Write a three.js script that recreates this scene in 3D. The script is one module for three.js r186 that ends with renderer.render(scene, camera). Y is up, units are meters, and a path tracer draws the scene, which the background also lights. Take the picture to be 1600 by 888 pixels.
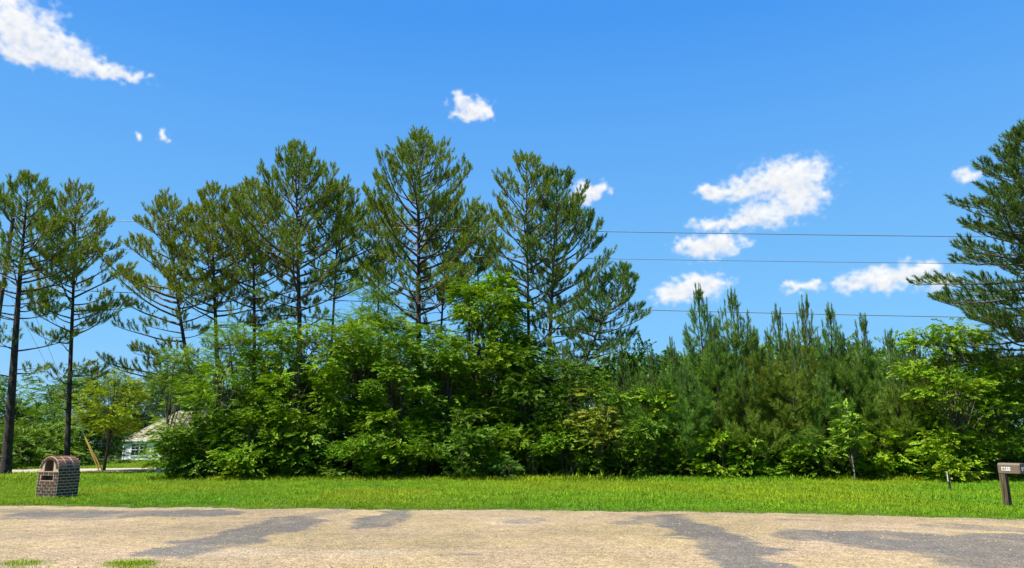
import * as THREE from 'three';
import { mergeGeometries } from 'three/addons/utils/BufferGeometryUtils.js';
import { FontLoader } from 'three/addons/loaders/FontLoader.js';
import { TextGeometry } from 'three/addons/geometries/TextGeometry.js';
import { RoundedBoxGeometry } from 'three/addons/geometries/RoundedBoxGeometry.js';

// ------------------------------------------------------------------ camera, sky, sun, exposure
const scene = new THREE.Scene();
const F = 1150, PITCH = Math.atan(251 / 1150), EYE = 1.6;
const camera = new THREE.PerspectiveCamera(2 * Math.atan(444 / F) * 180 / Math.PI, 1600 / 888, 0.1, 2000);
camera.position.set(0, EYE, 0);
camera.rotation.x = PITCH;

const renderer = new THREE.WebGLRenderer({ antialias: true });
renderer.toneMapping = THREE.LinearToneMapping;
renderer.toneMappingExposure = 2.6;
renderer.shadowMap.enabled = true;

const SUN_DIR = new THREE.Vector3(-0.48, 1, 0.26).normalize();
const sun = new THREE.DirectionalLight(new THREE.Color(1, 0.95, 0.84), 5);
sun.position.copy(SUN_DIR).multiplyScalar(120).add(new THREE.Vector3(0, 0, -35));
sun.target.position.set(0, 0, -35);
sun.castShadow = true;
sun.shadow.mapSize.set(4096, 4096);
Object.assign(sun.shadow.camera, { left: -60, right: 60, top: 60, bottom: -60, near: 1, far: 260 });
scene.add(sun, sun.target);

// ------------------------------------------------------------------ random numbers and noise
function rng(seed) {
  let a = (seed * 2654435761) >>> 0;
  const r = () => { a |= 0; a = a + 0x6D2B79F5 | 0; let t = Math.imul(a ^ a >>> 15, 1 | a); t = t + Math.imul(t ^ t >>> 7, 61 | t) ^ t; return ((t ^ t >>> 14) >>> 0) / 4294967296; };
  for (let i = 0; i < 5; i++) r();
  return r;
}
const hash = (x, y, s) => { let h = Math.imul(x, 374761393) + Math.imul(y, 668265263) + Math.imul(s, 974634777) | 0; h = Math.imul(h ^ h >>> 13, 1274126177); return ((h ^ h >>> 16) >>> 0) / 4294967296; };
const sm = (t) => t * t * (3 - 2 * t);
const clamp = (x, a = 0, b = 1) => Math.min(b, Math.max(a, x));
const lerp = (a, b, t) => a + (b - a) * t;
const step = (a, b, x) => sm(clamp((x - a) / (b - a)));
function vnoise(x, y, s = 1, wrap = 0) {
  const x0 = Math.floor(x), y0 = Math.floor(y), fx = sm(x - x0), fy = sm(y - y0);
  const w = wrap ? (v) => ((v % wrap) + wrap) % wrap : (v) => v;
  const a = hash(w(x0), w(y0), s), b = hash(w(x0 + 1), w(y0), s), c = hash(w(x0), w(y0 + 1), s), d = hash(w(x0 + 1), w(y0 + 1), s);
  return lerp(lerp(a, b, fx), lerp(c, d, fx), fy);
}
function fbm(x, y, s = 1, oct = 4, wrap = 0) {
  let v = 0, a = 0.5, t = 0;
  for (let i = 0; i < oct; i++) { v += a * vnoise(x, y, s + i * 17, wrap); t += a; a *= 0.5; x *= 2; y *= 2; wrap *= 2; }
  return v / t;
}

// ------------------------------------------------------------------ sky: clear blue with small fair-weather clouds (azimuth and elevation in degrees)
{
  const clouds = [
    [[-36.94, 26.25, 2.74, 1.68], [-34.84, 26.05, 1.7, 1.08], [-33.36, 25.22, 2.35, 0.87], [-31.12, 25.02, 2.04, 0.57], [-35.77, 24.59, 2.22, 0.54], [-29.44, 24.97, 1.17, 0.33], [-39.5, 27.6, 3, 1.6]],
    [[-3.22, 25.68, 1.4, 0.84], [-4.42, 26.35, 0.75, 0.56], [-2.68, 25.22, 0.96, 0.57], [-4.18, 25.09, 0.85, 0.28]],
    [[6.16, 19.35, 1.24, 0.83], [7.05, 19.51, 0.62, 0.49], [5.22, 19.13, 1.04, 0.68]],
    [[20.89, 19.42, 2.8, 1.19], [22.94, 19.3, 1.98, 1.08], [17.76, 18.68, 2.58, 0.66], [15.59, 18.78, 1.21, 0.47], [22.34, 17.63, 1.98, 1.46], [19.52, 16.77, 2.28, 1.03], [16.65, 16.31, 2.58, 0.47]],
    [[15.59, 14.71, 2.46, 0.96], [14.39, 14.89, 1.2, 0.67], [16.8, 14.96, 1.32, 0.67]],
    [[14.22, 11.66, 2.37, 0.97], [12.5, 11.15, 1.44, 0.63], [15.44, 12.07, 1.13, 0.62]],
    [[22.17, 11.29, 1.3, 0.46], [21.36, 11.16, 0.79, 0.28]],
    [[26.72, 11.3, 1.68, 0.8], [25.04, 11.14, 0.91, 0.5], [28.17, 11.51, 1.57, 0.7], [29.77, 11.69, 1.14, 0.52], [30.83, 10.79, 1.66, 0.6]],
    [[-27.12, 21.44, 0.38, 0.39], [-28.58, 21.1, 0.33, 0.21], [-26.57, 21.1, 0.38, 0.17]],
    [[33.14, 17.53, 0.81, 0.54]],
  ];
  const r = rng(77);
  for (let k = 0; k < 34; k++) {                                   // the same scattered cumulus all round
    const az = 42 + r() * 272, el = 8 + r() * r() * 45, c = [];
    for (let j = 0, n = 2 + r() * 5; j < n; j++) c.push([az + (r() - 0.5) * 6, el + (r() - 0.5) * 1.6, 0.8 + r() * 2, 0.4 + r() * 0.9]);
    clouds.push(c);
  }
  const W = 4096, H = 2048, px = new Float32Array(W * H * 4);
  const boxes = clouds.map((c) => [Math.min(...c.map((b) => b[0] - b[2] * 2.6)), Math.max(...c.map((b) => b[0] + b[2] * 2.6)), Math.min(...c.map((b) => b[1] - b[3] * 2.6)), Math.max(...c.map((b) => b[1] + b[3] * 2.6))]);
  const zen = [0.018, 0.088, 0.285], mid = [0.026, 0.124, 0.342], low = [0.088, 0.225, 0.388], hor = [0.15, 0.265, 0.387];
  for (let j = 0; j < H; j++) {
    const el = ((j + 0.5) / H - 0.5) * 180, e = Math.max(0, el);
    const base = [0, 1, 2].map((k) => e < 9 ? lerp(hor[k], low[k], sm(e / 9)) : e < 32 ? lerp(low[k], mid[k], Math.pow((e - 9) / 23, 0.85)) : lerp(mid[k], zen[k], sm((e - 32) / 58)));
    const row = boxes.map((b, n) => n).filter((n) => el > boxes[n][2] && el < boxes[n][3]);
    for (let i = 0; i < W; i++) {
      let az = ((i + 0.5) / W - 0.5) * 360 + 90;                    // 0 straight ahead (-z), positive to the right
      if (az > 180) az -= 360;
      let cov = 0, shade = 0;
      for (const n of row) {
        const b = boxes[n]; let a = az; if (a < b[0]) a += 360;
        if (a < b[0] || a > b[1]) continue;
        const wa = a + (fbm(a * 1.6, el * 1.9, 15, 4) - 0.5) * 2.0, we = el + (fbm(a * 1.6 + 30, el * 1.9, 16, 4) - 0.5) * 1.0;
        let d = 1;
        for (const [ca, ce, ra, re] of clouds[n]) { const u = (wa - ca) / ra, v = (we - ce) / re; d *= 1 - 0.93 * Math.exp(-1.15 * (u * u + v * v)); }
        d = 1 - d;
        const nz = fbm(a * 2.1 + 9, el * 3.0, 3, 6) * 0.6 + fbm(wa * 5, we * 7, 8, 4) * 0.4;
        const c = d < 0.06 ? 0 : Math.pow(sm(clamp((d + (nz - 0.5) * 1.15 - 0.15) / 0.86)), 0.85) * step(0.06, 0.26, d);
        if (c > cov) {
          cov = c; let over = 1;
          for (const [ca, ce, ra, re] of clouds[n]) { const u = (wa + 0.25 - ca) / ra, v = (we + 0.45 * re + (nz - 0.5) * 1.2 - ce) / re; over *= 1 - 0.9 * Math.exp(-1.3 * (u * u + v * v)); }
          shade = clamp(1 - (1 - over) * 0.8 + (fbm(a * 3.2, el * 4 + 40, 21, 4) - 0.5) * 0.9);
        }
      }
      const o = (j * W + i) * 4, lit = 0.84 + 0.18 * shade;
      for (let k = 0; k < 3; k++) px[o + k] = lerp(base[k], [0.398, 0.400, 0.405][k] * lit, cov * 0.96);
      px[o + 3] = 1;
    }
  }
  const t = new THREE.DataTexture(px, W, H, THREE.RGBAFormat, THREE.FloatType);
  t.mapping = THREE.EquirectangularReflectionMapping; t.magFilter = THREE.LinearFilter; t.needsUpdate = true;
  scene.background = t; scene.environment = t;
}

// ------------------------------------------------------------------ helpers
const V = (x, y, z) => new THREE.Vector3(x, y, z);
const taken = {};
function numbered(name) { const n = taken[name] = (taken[name] ?? -1) + 1; return n ? name + '_' + String(n).padStart(3, '0') : name; }
function tag(o, label, category, group, kind) {
  if (label) o.userData.label = label;
  if (category) o.userData.category = category;
  if (group) o.userData.group = group;
  if (kind) o.userData.kind = kind;
  return o;
}
function thing(name, label, category, group, pos = [0, 0, 0], turn = 0) {
  const g = new THREE.Group(); g.name = numbered(name); g.position.set(...pos); g.rotation.y = turn;
  scene.add(g); return tag(g, label, category, group);
}
function obj(name, geo, mat, parent = scene) {
  const m = new THREE.Mesh(geo, mat); m.name = parent === scene ? numbered(name) : name;
  m.castShadow = m.receiveShadow = true; parent.add(m); return m;
}
// a point of the place from a bearing read off the photograph and a depth in metres along -z
function at(px, py, depth) {
  const x = (px - 800) / F, y = (444 - py) / F, c = Math.cos(PITCH), s = Math.sin(PITCH);
  const dy = y * c + s, dz = y * s - c, k = depth / -dz;
  return V(x * k, EYE + dy * k, -depth);
}
const groundY = (x, z) => -0.42 * step(48, 95, -z) ;

function dataTex(w, h, fn, srgb) {
  const d = new Uint8Array(w * h * 4);
  for (let j = 0; j < h; j++) for (let i = 0; i < w; i++) { const c = fn(i, j), o = (j * w + i) * 4; d[o] = clamp(c[0], 0, 1) * 255; d[o + 1] = clamp(c[1], 0, 1) * 255; d[o + 2] = clamp(c[2], 0, 1) * 255; d[o + 3] = 255; }
  const t = new THREE.DataTexture(d, w, h); t.wrapS = t.wrapT = THREE.RepeatWrapping; t.magFilter = THREE.LinearFilter;
  if (srgb) t.colorSpace = THREE.SRGBColorSpace; t.needsUpdate = true; return t;
}
const std = (r, g, b, rough = 0.9, extra = {}) => { const m = new THREE.MeshStandardMaterial({ roughness: rough, ...extra }); m.color.setRGB(r, g, b); return m; };
const leafMat = (rough = 0.75, tr = 0.38) => { const m = new THREE.MeshPhysicalMaterial({ roughness: rough, transmission: tr, thickness: 0, side: THREE.DoubleSide, specularIntensity: 0.2 }); m.color.setRGB(1, 1, 1); return m; };

// tubes along a path
class Tubes {
  constructor() { this.p = []; this.n = []; this.u = []; this.i = []; }
  add(pts, rad, sides = 6) {
    const base = this.p.length / 3; let len = 0;
    let ref = Math.abs(pts[1].clone().sub(pts[0]).normalize().y) > 0.9 ? V(1, 0, 0) : V(0, 1, 0);
    for (let k = 0; k < pts.length; k++) {
      const t = pts[Math.min(k + 1, pts.length - 1)].clone().sub(pts[Math.max(k - 1, 0)]).normalize();
      const a = ref.clone().cross(t).normalize(), b = t.clone().cross(a).normalize();
      if (k) len += pts[k].distanceTo(pts[k - 1]);
      for (let s = 0; s <= sides; s++) {
        const th = s / sides * Math.PI * 2, c = Math.cos(th), q = Math.sin(th);
        const nx = a.x * c + b.x * q, ny = a.y * c + b.y * q, nz = a.z * c + b.z * q;
        this.p.push(pts[k].x + nx * rad[k], pts[k].y + ny * rad[k], pts[k].z + nz * rad[k]); this.n.push(nx, ny, nz);
        this.u.push(s / sides * Math.max(0.2, rad[0] * 6.3), len);
      }
    }
    for (let k = 0; k < pts.length - 1; k++) for (let s = 0; s < sides; s++) {
      const o = base + k * (sides + 1) + s, o2 = o + sides + 1;
      this.i.push(o, o + 1, o2, o + 1, o2 + 1, o2);
    }
    return this;
  }
  geo() {
    const g = new THREE.BufferGeometry();
    g.setAttribute('position', new THREE.Float32BufferAttribute(this.p, 3)); g.setAttribute('normal', new THREE.Float32BufferAttribute(this.n, 3));
    g.setAttribute('uv', new THREE.Float32BufferAttribute(this.u, 2)); g.setIndex(this.i); return g;
  }
}
function triGeo(list) {                                              // flat triangles, corner lists of Vector3
  const p = []; for (const v of list) p.push(v.x, v.y, v.z);
  const g = new THREE.BufferGeometry(); g.setAttribute('position', new THREE.Float32BufferAttribute(p, 3));
  g.setAttribute('uv', new THREE.Float32BufferAttribute(new Float32Array(list.length * 2), 2)); g.computeVertexNormals(); return g;
}
const UP = V(0, 1, 0), Q = new THREE.Quaternion(), Q2 = new THREE.Quaternion(), M4 = new THREE.Matrix4(), S3 = V(1, 1, 1), COL = new THREE.Color();
function scatter(name, geo, mat, items, parent) {                    // items: [pos, dir, roll, scale, r, g, b]
  const m = new THREE.InstancedMesh(geo, mat, items.length);
  m.name = parent === scene ? numbered(name) : name; m.castShadow = m.receiveShadow = true;
  items.forEach(([p, d, roll, s, r, g, b], i) => {
    Q.setFromUnitVectors(UP, d); Q2.setFromAxisAngle(UP, roll); Q.multiply(Q2);
    M4.compose(p, Q, S3.set(s, s, s)); m.setMatrixAt(i, M4); m.setColorAt(i, COL.setRGB(r, g, b));
  });
  m.userData.kind = 'stuff'; parent.add(m); return m;
}

// ------------------------------------------------------------------ textures and materials
const grain = dataTex(512, 512, (i, j) => {                          // neutral speckle of loose stone chips
  const a = fbm(i / 512 * 128, j / 512 * 128, 5, 2, 128), b = fbm(i / 512 * 24, j / 512 * 24, 9, 3, 24), c = hash(i >> 1, j >> 1, 4);
  const v = 0.80 + (a - 0.5) * 0.62 + (b - 0.5) * 0.22 + (c > 0.93 ? 0.12 : c < 0.06 ? -0.25 : 0);
  return [v, v * (0.99 + (c - 0.5) * 0.03), v * 0.98];
}, true);
const grainBump = dataTex(512, 512, (i, j) => { const v = fbm(i / 512 * 128, j / 512 * 128, 5, 2, 128) * 0.7 + fbm(i / 512 * 40, j / 512 * 40, 6, 2, 40) * 0.3; return [v, v, v]; });
const soil = dataTex(512, 512, (i, j) => { const a = fbm(i / 512 * 16, j / 512 * 16, 31, 5, 16), b = fbm(i / 512 * 90, j / 512 * 90, 32, 2, 90); const v = 0.55 + (a - 0.5) * 0.5 + (b - 0.5) * 0.6; return [v, v * 1.0, v * 0.9]; }, true);
const barkTex = dataTex(256, 512, (i, j) => {
  const w = fbm(i / 256 * 8, j / 512 * 6, 51, 3, 8) * 3, a = Math.abs(vnoise(i / 256 * 16 + w, j / 512 * 12, 52) - 0.5) * 2, b = fbm(i / 256 * 40, j / 512 * 80, 53, 2, 40);
  const v = 0.45 + 0.4 * sm(clamp(a * 1.8)) + (b - 0.5) * 0.35; return [v, v * 0.96, v * 0.92];
}, true);
const bark = std(0.085, 0.062, 0.047, 0.95, { map: barkTex, bumpMap: barkTex, bumpScale: 0.02 });
const barkGrey = std(0.12, 0.10, 0.08, 0.95, { map: barkTex, bumpMap: barkTex, bumpScale: 0.01 });
const barkPale = std(0.42, 0.40, 0.34, 0.9, { map: barkTex });
const twigMat = std(0.07, 0.055, 0.042, 0.95);
const needleMat = leafMat(0.6, 0.36), leaf = leafMat(0.55, 0.46), grassMat = leafMat(0.7, 0.40);

// ------------------------------------------------------------------ ground
const roadFar = (x) => { const t = [[-60, -21.6], [-30, -21.0], [-13.5, -20.25], [-6.5, -19.5], [0, -19.05], [6, -18.2], [10.8, -16.9], [30, -13.5], [60, -9]]; let k = 0; while (k < t.length - 2 && x > t[k + 1][0]) k++; const [a, b] = [t[k], t[k + 1]]; return lerp(a[1], b[1], (x - a[0]) / (b[0] - a[0])) + (fbm(x * 0.6, 3, 71, 3) - 0.5) * 0.7 + (fbm(x * 2.6, 1, 72, 3) - 0.5) * 0.5; };
const roadNear = (x) => -9.95 + (x > -3 ? 0.5 * step(-3, 2, x) : 0) + (x > 6 ? (x - 6) * 0.1 : 0) + (fbm(x * 0.9, 9, 73, 3) - 0.5) * 0.3;
{
  const g = new THREE.PlaneGeometry(900, 900, 180, 180).rotateX(-Math.PI / 2), p = g.attributes.position, uv = g.attributes.uv;
  for (let i = 0; i < p.count; i++) { p.setY(i, groundY(p.getX(i), p.getZ(i))); uv.setXY(i, p.getX(i) / 3, p.getZ(i) / 3); }
  g.computeVertexNormals();
  const m = std(0.13, 0.23, 0.008, 0.95, { map: soil, bumpMap: soil, bumpScale: 0.03 });
  tag(obj('lawn_ground', g, m), 'flat green lawn ground between the road and the trees', 'ground', null, 'structure');
}
{ // leaf litter under the wood
  const g = new THREE.PlaneGeometry(62, 40, 62, 40).rotateX(-Math.PI / 2).translate(12, 0, -54.4), p = g.attributes.position, uv = g.attributes.uv;
  for (let i = 0; i < p.count; i++) {
    let x = p.getX(i), z = p.getZ(i); if (z > -34.5) z += (fbm(x * 0.5, 1, 5, 3) - 0.5) * 0.9; p.setZ(i, z);
    p.setY(i, groundY(x, z) + 0.012); uv.setXY(i, x / 2, z / 2);
  }
  g.computeVertexNormals();
  tag(obj('forest_floor', g, std(0.085, 0.06, 0.035, 1, { map: soil, bumpMap: soil, bumpScale: 0.05 })), 'brown leaf litter floor beneath the trees', 'ground', null, 'structure');
}
{ // chip-sealed road with worn grey asphalt patches
  const NX = 760, NZ = 96, pos = [], col = [], uv = [], idx = [];
  // grey wear: [x0, z0, x1, z1, half width, strength]
  const wear = [[-10.6, -17.5, -7.1, -17.7, 1.0, 1], [-14, -18.6, -10, -18.2, 0.6, 0.7], [-12.4, -16.2, -8.8, -16.4, 0.35, 0.6], [-4.9, -11.3, -4.5, -16.1, 0.62, 1], [-4.6, -15.5, -4.2, -18.9, 0.32, 0.55], [-2.95, -14.9, -2.5, -18.4, 0.42, 1], [0.39, -15.8, 0.45, -16.0, 0.42, 0.7],
    [2.3, -15.6, 3.1, -17.0, 0.5, 0.75], [3.35, -17.2, 3.45, -14.9, 0.5, 1], [3.5, -15.0, 3.3, -12.0, 0.5, 1], [3.3, -12.3, 3.25, -9.5, 0.52, 1], [5.2, -13.3, 7.3, -10.6, 0.75, 1], [6.3, -13.2, 9.4, -12.0, 0.9, 0.95], [6.9, -12.0, 6.8, -9.5, 1.0, 0.9], [8.5, -14.6, 10.2, -13.4, 0.6, 0.7], [-0.9, -11.1, -0.6, -11.05, 0.22, 0.8], [5.9, -16.1, 6.2, -16.0, 0.2, 0.7], [-13, -13.5, -16, -11, 0.9, 0.9], [14, -12, 22, -8, 1.4, 0.9]];
  for (let j = 0; j <= NZ; j++) for (let i = 0; i <= NX; i++) {
    const x = -48 + 96 * i / NX, t = j / NZ, z = lerp(roadNear(x), roadFar(x), t);
    const edge = Math.min(t, 1 - t) * 9;
    const y = -0.012 + 0.045 * step(0, 0.35, edge) + 0.03 * Math.sin(Math.PI * t) + (fbm(x * 1.4, z * 1.4, 81, 4) - 0.5) * 0.02;
    pos.push(x, y, z); uv.push(x / 2.2, z / 2.2);
    let w = 0;
    const wx = x + (fbm(x * 1.2, z * 1.2, 91, 3) - 0.5) * 0.9, wz = z + (fbm(x * 1.2 + 50, z * 1.2, 92, 3) - 0.5) * 1.2;
    for (const [x0, z0, x1, z1, hw, s] of wear) {
      const dx = x1 - x0, dz = z1 - z0, k = clamp(((wx - x0) * dx + (wz - z0) * dz) / (dx * dx + dz * dz));
      const d = Math.hypot(wx - x0 - dx * k, wz - z0 - dz * k) / hw;
      w = Math.max(w, s * step(1.06, 0.86, d + (fbm(x * 5, z * 5, 93, 3) - 0.5) * 0.5));
    }
    w = clamp(w - 0.35 * step(0.52, 0.75, fbm(x * 2.6, z * 0.9, 94, 3)));
    const tone = 0.86 + (fbm(x * 0.35, z * 0.5, 95, 3) - 0.5) * 0.5 + (fbm(x * 2.5, z * 2.5, 96, 3) - 0.5) * 0.35 + (hash(i, j, 97) - 0.5) * 0.16;
    const warm = fbm(x * 0.8, z * 0.8, 98, 3);
    const tan = [0.365 * tone, 0.274 * tone * (0.97 + warm * 0.06), (0.118 + 0.06 * (1 - warm)) * tone], grey = [0.122 * tone, 0.112 * tone, 0.100 * tone];
    const white = step(0.62, 0.8, fbm(x * 0.5 + 7, z * 0.7, 99, 3)) * 0.5;
    for (let k = 0; k < 3; k++) col.push(lerp(lerp(tan[k], [0.40, 0.335, 0.23][k], white), grey[k], w * 0.92));
  }
  for (let j = 0; j < NZ; j++) for (let i = 0; i < NX; i++) { const a = j * (NX + 1) + i, b = a + NX + 1; idx.push(a, a + 1, b, a + 1, b + 1, b); }
  const g = new THREE.BufferGeometry();
  g.setAttribute('position', new THREE.Float32BufferAttribute(pos, 3)); g.setAttribute('uv', new THREE.Float32BufferAttribute(uv, 2)); g.setAttribute('color', new THREE.Float32BufferAttribute(col, 3));
  g.setIndex(idx); g.computeVertexNormals();
  tag(obj('road', g, std(1, 1, 1, 0.93, { map: grain, bumpMap: grainBump, bumpScale: 0.018, vertexColors: true })), 'tan chip-sealed road with worn grey asphalt patches', 'road', null, 'structure');
}
{ // loose chips
  const r = rng(12), items = [], geo = new THREE.IcosahedronGeometry(1, 0); geo.scale(1, 0.6, 0.8);
  for (let k = 0; k < 9000; k++) {
    const x = -17 + r() * 32, t = r() < 0.25 ? 1 - r() * r() * 0.12 : r(), z = lerp(roadNear(x), roadFar(x), t), v = 0.7 + r() * 0.6;
    if (t < 0.01) continue;
    const y = 0.033 + 0.03 * Math.sin(Math.PI * t) - (t > 0.97 ? 0.02 : 0);
    items.push([V(x, y, z), V(r() - 0.5, 1, r() - 0.5).normalize(), r() * 6, 0.006 + r() * r() * 0.016, 0.27 * v, 0.205 * v, (0.09 + r() * 0.06) * v]);
  }
  tag(scatter('loose_gravel', geo, std(1, 1, 1, 0.9), items, scene), 'loose tan stone chips scattered over the road', 'gravel');
}

// ------------------------------------------------------------------ grass
function tuftGeo(seed, n, rad, h0, h1, w) {
  const r = rng(seed), t = [];
  for (let k = 0; k < n; k++) {
    const a = r() * 6.283, q = Math.sqrt(r()) * rad, b = V(Math.cos(a) * q, -0.01, Math.sin(a) * q), h = lerp(h0, h1, r()), d = r() * 6.283, le = h * (0.15 + r() * 0.7);
    const s = V(Math.cos(d + 1.57), 0, Math.sin(d + 1.57)).multiplyScalar(w * (0.6 + r() * 0.7)), mid = b.clone().add(V(Math.cos(d) * le * 0.3, h * 0.6, Math.sin(d) * le * 0.3)), tip = b.clone().add(V(Math.cos(d) * le, h, Math.sin(d) * le));
    t.push(b.clone().sub(s), b.clone().add(s), mid, mid.clone().sub(s.clone().multiplyScalar(0.8)), mid.clone().add(s.clone().multiplyScalar(0.8)), tip);
  }
  return triGeo(t);
}
const DRIVE = [[-27.0, -41.2], [-23.1, -42.6], [-20.2, -44.5], [-19, -48.5], [-24.5, -52.5], [-29.6, -50.2], [-40, -47.0], [-40, -41.0]];
const inPoly = (x, z, P) => { let c = false; for (let i = 0, j = P.length - 1; i < P.length; j = i++) if ((P[i][1] > z) !== (P[j][1] > z) && x < (P[j][0] - P[i][0]) * (z - P[i][1]) / (P[j][1] - P[i][1]) + P[i][0]) c = !c; return c; };
{
  const r = rng(5), items = [], far = [];
  const tint = (x, z, v) => { const y = fbm(x * 0.22, z * 0.3, 41, 4), q = fbm(x * 1.3, z * 1.3, 43, 2); const k = (0.78 + 0.4 * v) * (0.82 + q * 0.36); return [lerp(0.118, 0.205, clamp((y - 0.3) * 2.2)) * k, lerp(0.26, 0.285, clamp((y - 0.3) * 2)) * k, 0.003 * k]; };
  for (let k = 0; k < 26000; k++) {
    const z = -15.5 - r() * 20.5, x = (r() * 2 - 1) * (z * -0.80 + 3);
    if (z > roadFar(x) - 0.02 - r() * 0.12) continue;
    const e = roadFar(x) - z, sc = (0.55 + 0.5 * step(0, 1.2, e)) * (0.75 + r() * 0.5) * (r() < 0.03 ? 1.8 : 1) * (z < -33.4 ? 1.2 + r() * 1.3 : 1);
    items.push([V(x, 0, z), UP, r() * 6.28, sc, ...tint(x, z, r())]);
  }
  for (let k = 0; k < 9000; k++) {
    const z = -35 - r() * 60, x = z * (0.42 + r() * 0.36);
    if (inPoly(x, z, DRIVE) || x > -17.5 && z < -36.5 && z > -60) continue;
    far.push([V(x, groundY(x, z), z), UP, r() * 6.28, 1.3 + r() * 0.9, ...tint(x, z, r())]);
  }
  for (let k = 0; k < 600; k++) { const x = -12 + r() * 20, z = roadNear(x) + 0.0 + r() * 0.5; far.push([V(x, 0, z), UP, r() * 6.28, 0.5 + r() * 0.4, ...tint(x, z, r())]); }
  for (const [cx, cz] of [[-6.5, -10.45], [-5.15, -10.55], [-5.05, -10.5]]) for (let k = 0; k < 16; k++) { const x = cx + (r() - 0.5) * 0.45, z = cz + (r() - 0.3) * 0.3; far.push([V(x, 0.02, z), UP, r() * 6.28, 0.45 + r() * 0.35, ...tint(x, z, r())]); }
  tag(scatter('lawn_grass', tuftGeo(1, 46, 0.22, 0.04, 0.12, 0.006), grassMat, items, scene), 'bright green mown grass between the road and the thicket', 'grass');
  tag(scatter('lawn_grass', tuftGeo(2, 60, 0.3, 0.04, 0.12, 0.008), grassMat, far, scene), 'grass of the far lawn by the white house and the near road verge', 'grass');
}
{ // driveway
  const s = new THREE.Shape(DRIVE.map(([x, z]) => new THREE.Vector2(x, -z))), g = new THREE.ExtrudeGeometry(s, { depth: 0.06, bevelEnabled: false }).rotateX(-Math.PI / 2);
  const uv = g.attributes.uv, p = g.attributes.position; for (let i = 0; i < uv.count; i++) uv.setXY(i, p.getX(i) / 3, p.getZ(i) / 3);
  g.translate(0, -0.02, 0);
  tag(obj('driveway', g, std(0.44, 0.37, 0.28, 0.9, { map: grain, bumpMap: grainBump, bumpScale: 0.01 })), 'pale concrete driveway in front of the white house', 'driveway', null, 'structure');
}

// ------------------------------------------------------------------ foliage pieces
function needleTuft(seed, n, len, nl, spread, w) {                   // a shoot with needles all round it, along +y
  const r = rng(seed), t = [];
  for (let k = 0; k < n; k++) {
    const a = k * 2.399 + r(), q = Math.pow(r(), 0.8), e = spread * (1.25 - 0.75 * q) * (0.7 + r() * 0.6), b = V(0, len * q, 0), l = nl * (0.75 + r() * 0.45);
    const d = V(Math.cos(a) * Math.sin(e), Math.cos(e), Math.sin(a) * Math.sin(e)), s = V(-Math.sin(a), 0, Math.cos(a)).applyAxisAngle(d, r() * 3).multiplyScalar(w);
    t.push(b.clone().sub(s), b.clone().add(s), b.clone().addScaledVector(d, l).add(V(0, -0.02 * r(), 0)));
  }
  return triGeo(t);
}
const TUFT = needleTuft(3, 64, 0.27, 0.165, 0.72, 0.0075);
const TUFT_BIG = needleTuft(31, 44, 0.3, 0.24, 0.9, 0.014);
const CANDLE = needleTuft(4, 56, 0.55, 0.16, 0.42, 0.0085);
const TASSEL = needleTuft(6, 54, 0.3, 0.26, 0.75, 0.0075);
function leafSprig(seed, n, len, ll, lw, droop) {                    // a leafy twig along +y, leaves spread in a rough plane
  const r = rng(seed), t = [];
  for (let k = 0; k < n; k++) {
    const q = (k + 0.5) / n, side = k % 2 ? 1 : -1, b = V(0, len * q, droop * q * q * len);
    const d = V(side * (0.9 - 0.5 * q) + (r() - 0.5) * 0.4, 0.55 + 0.6 * q, (r() - 0.5) * 0.7).normalize();
    if (k === n - 1) d.set(0, 1, 0.1).normalize();
    const nn = V((r() - 0.5) * 0.9, (r() - 0.5) * 0.9, 1).normalize(), s = d.clone().cross(nn).normalize(), l = ll * (0.7 + r() * 0.5), w = lw * (0.75 + r() * 0.5);
    const c = b.clone().addScaledVector(d, l * 0.08), tip = c.clone().addScaledVector(d, l).addScaledVector(nn, -l * 0.15), m = c.clone().addScaledVector(d, l * 0.5), fold = nn.clone().multiplyScalar(w * 0.25);
    const L = m.clone().addScaledVector(s, w).add(fold), R = m.clone().addScaledVector(s, -w).add(fold);
    t.push(c, L, tip, c, tip, R);
  }
  return triGeo(t);
}
const SPRIG = leafSprig(7, 15, 0.46, 0.125, 0.036, -0.25), SPRIG_FINE = leafSprig(8, 17, 0.5, 0.10, 0.022, -0.2), SPRIG_BROAD = leafSprig(9, 11, 0.42, 0.15, 0.055, -0.3);

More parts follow.
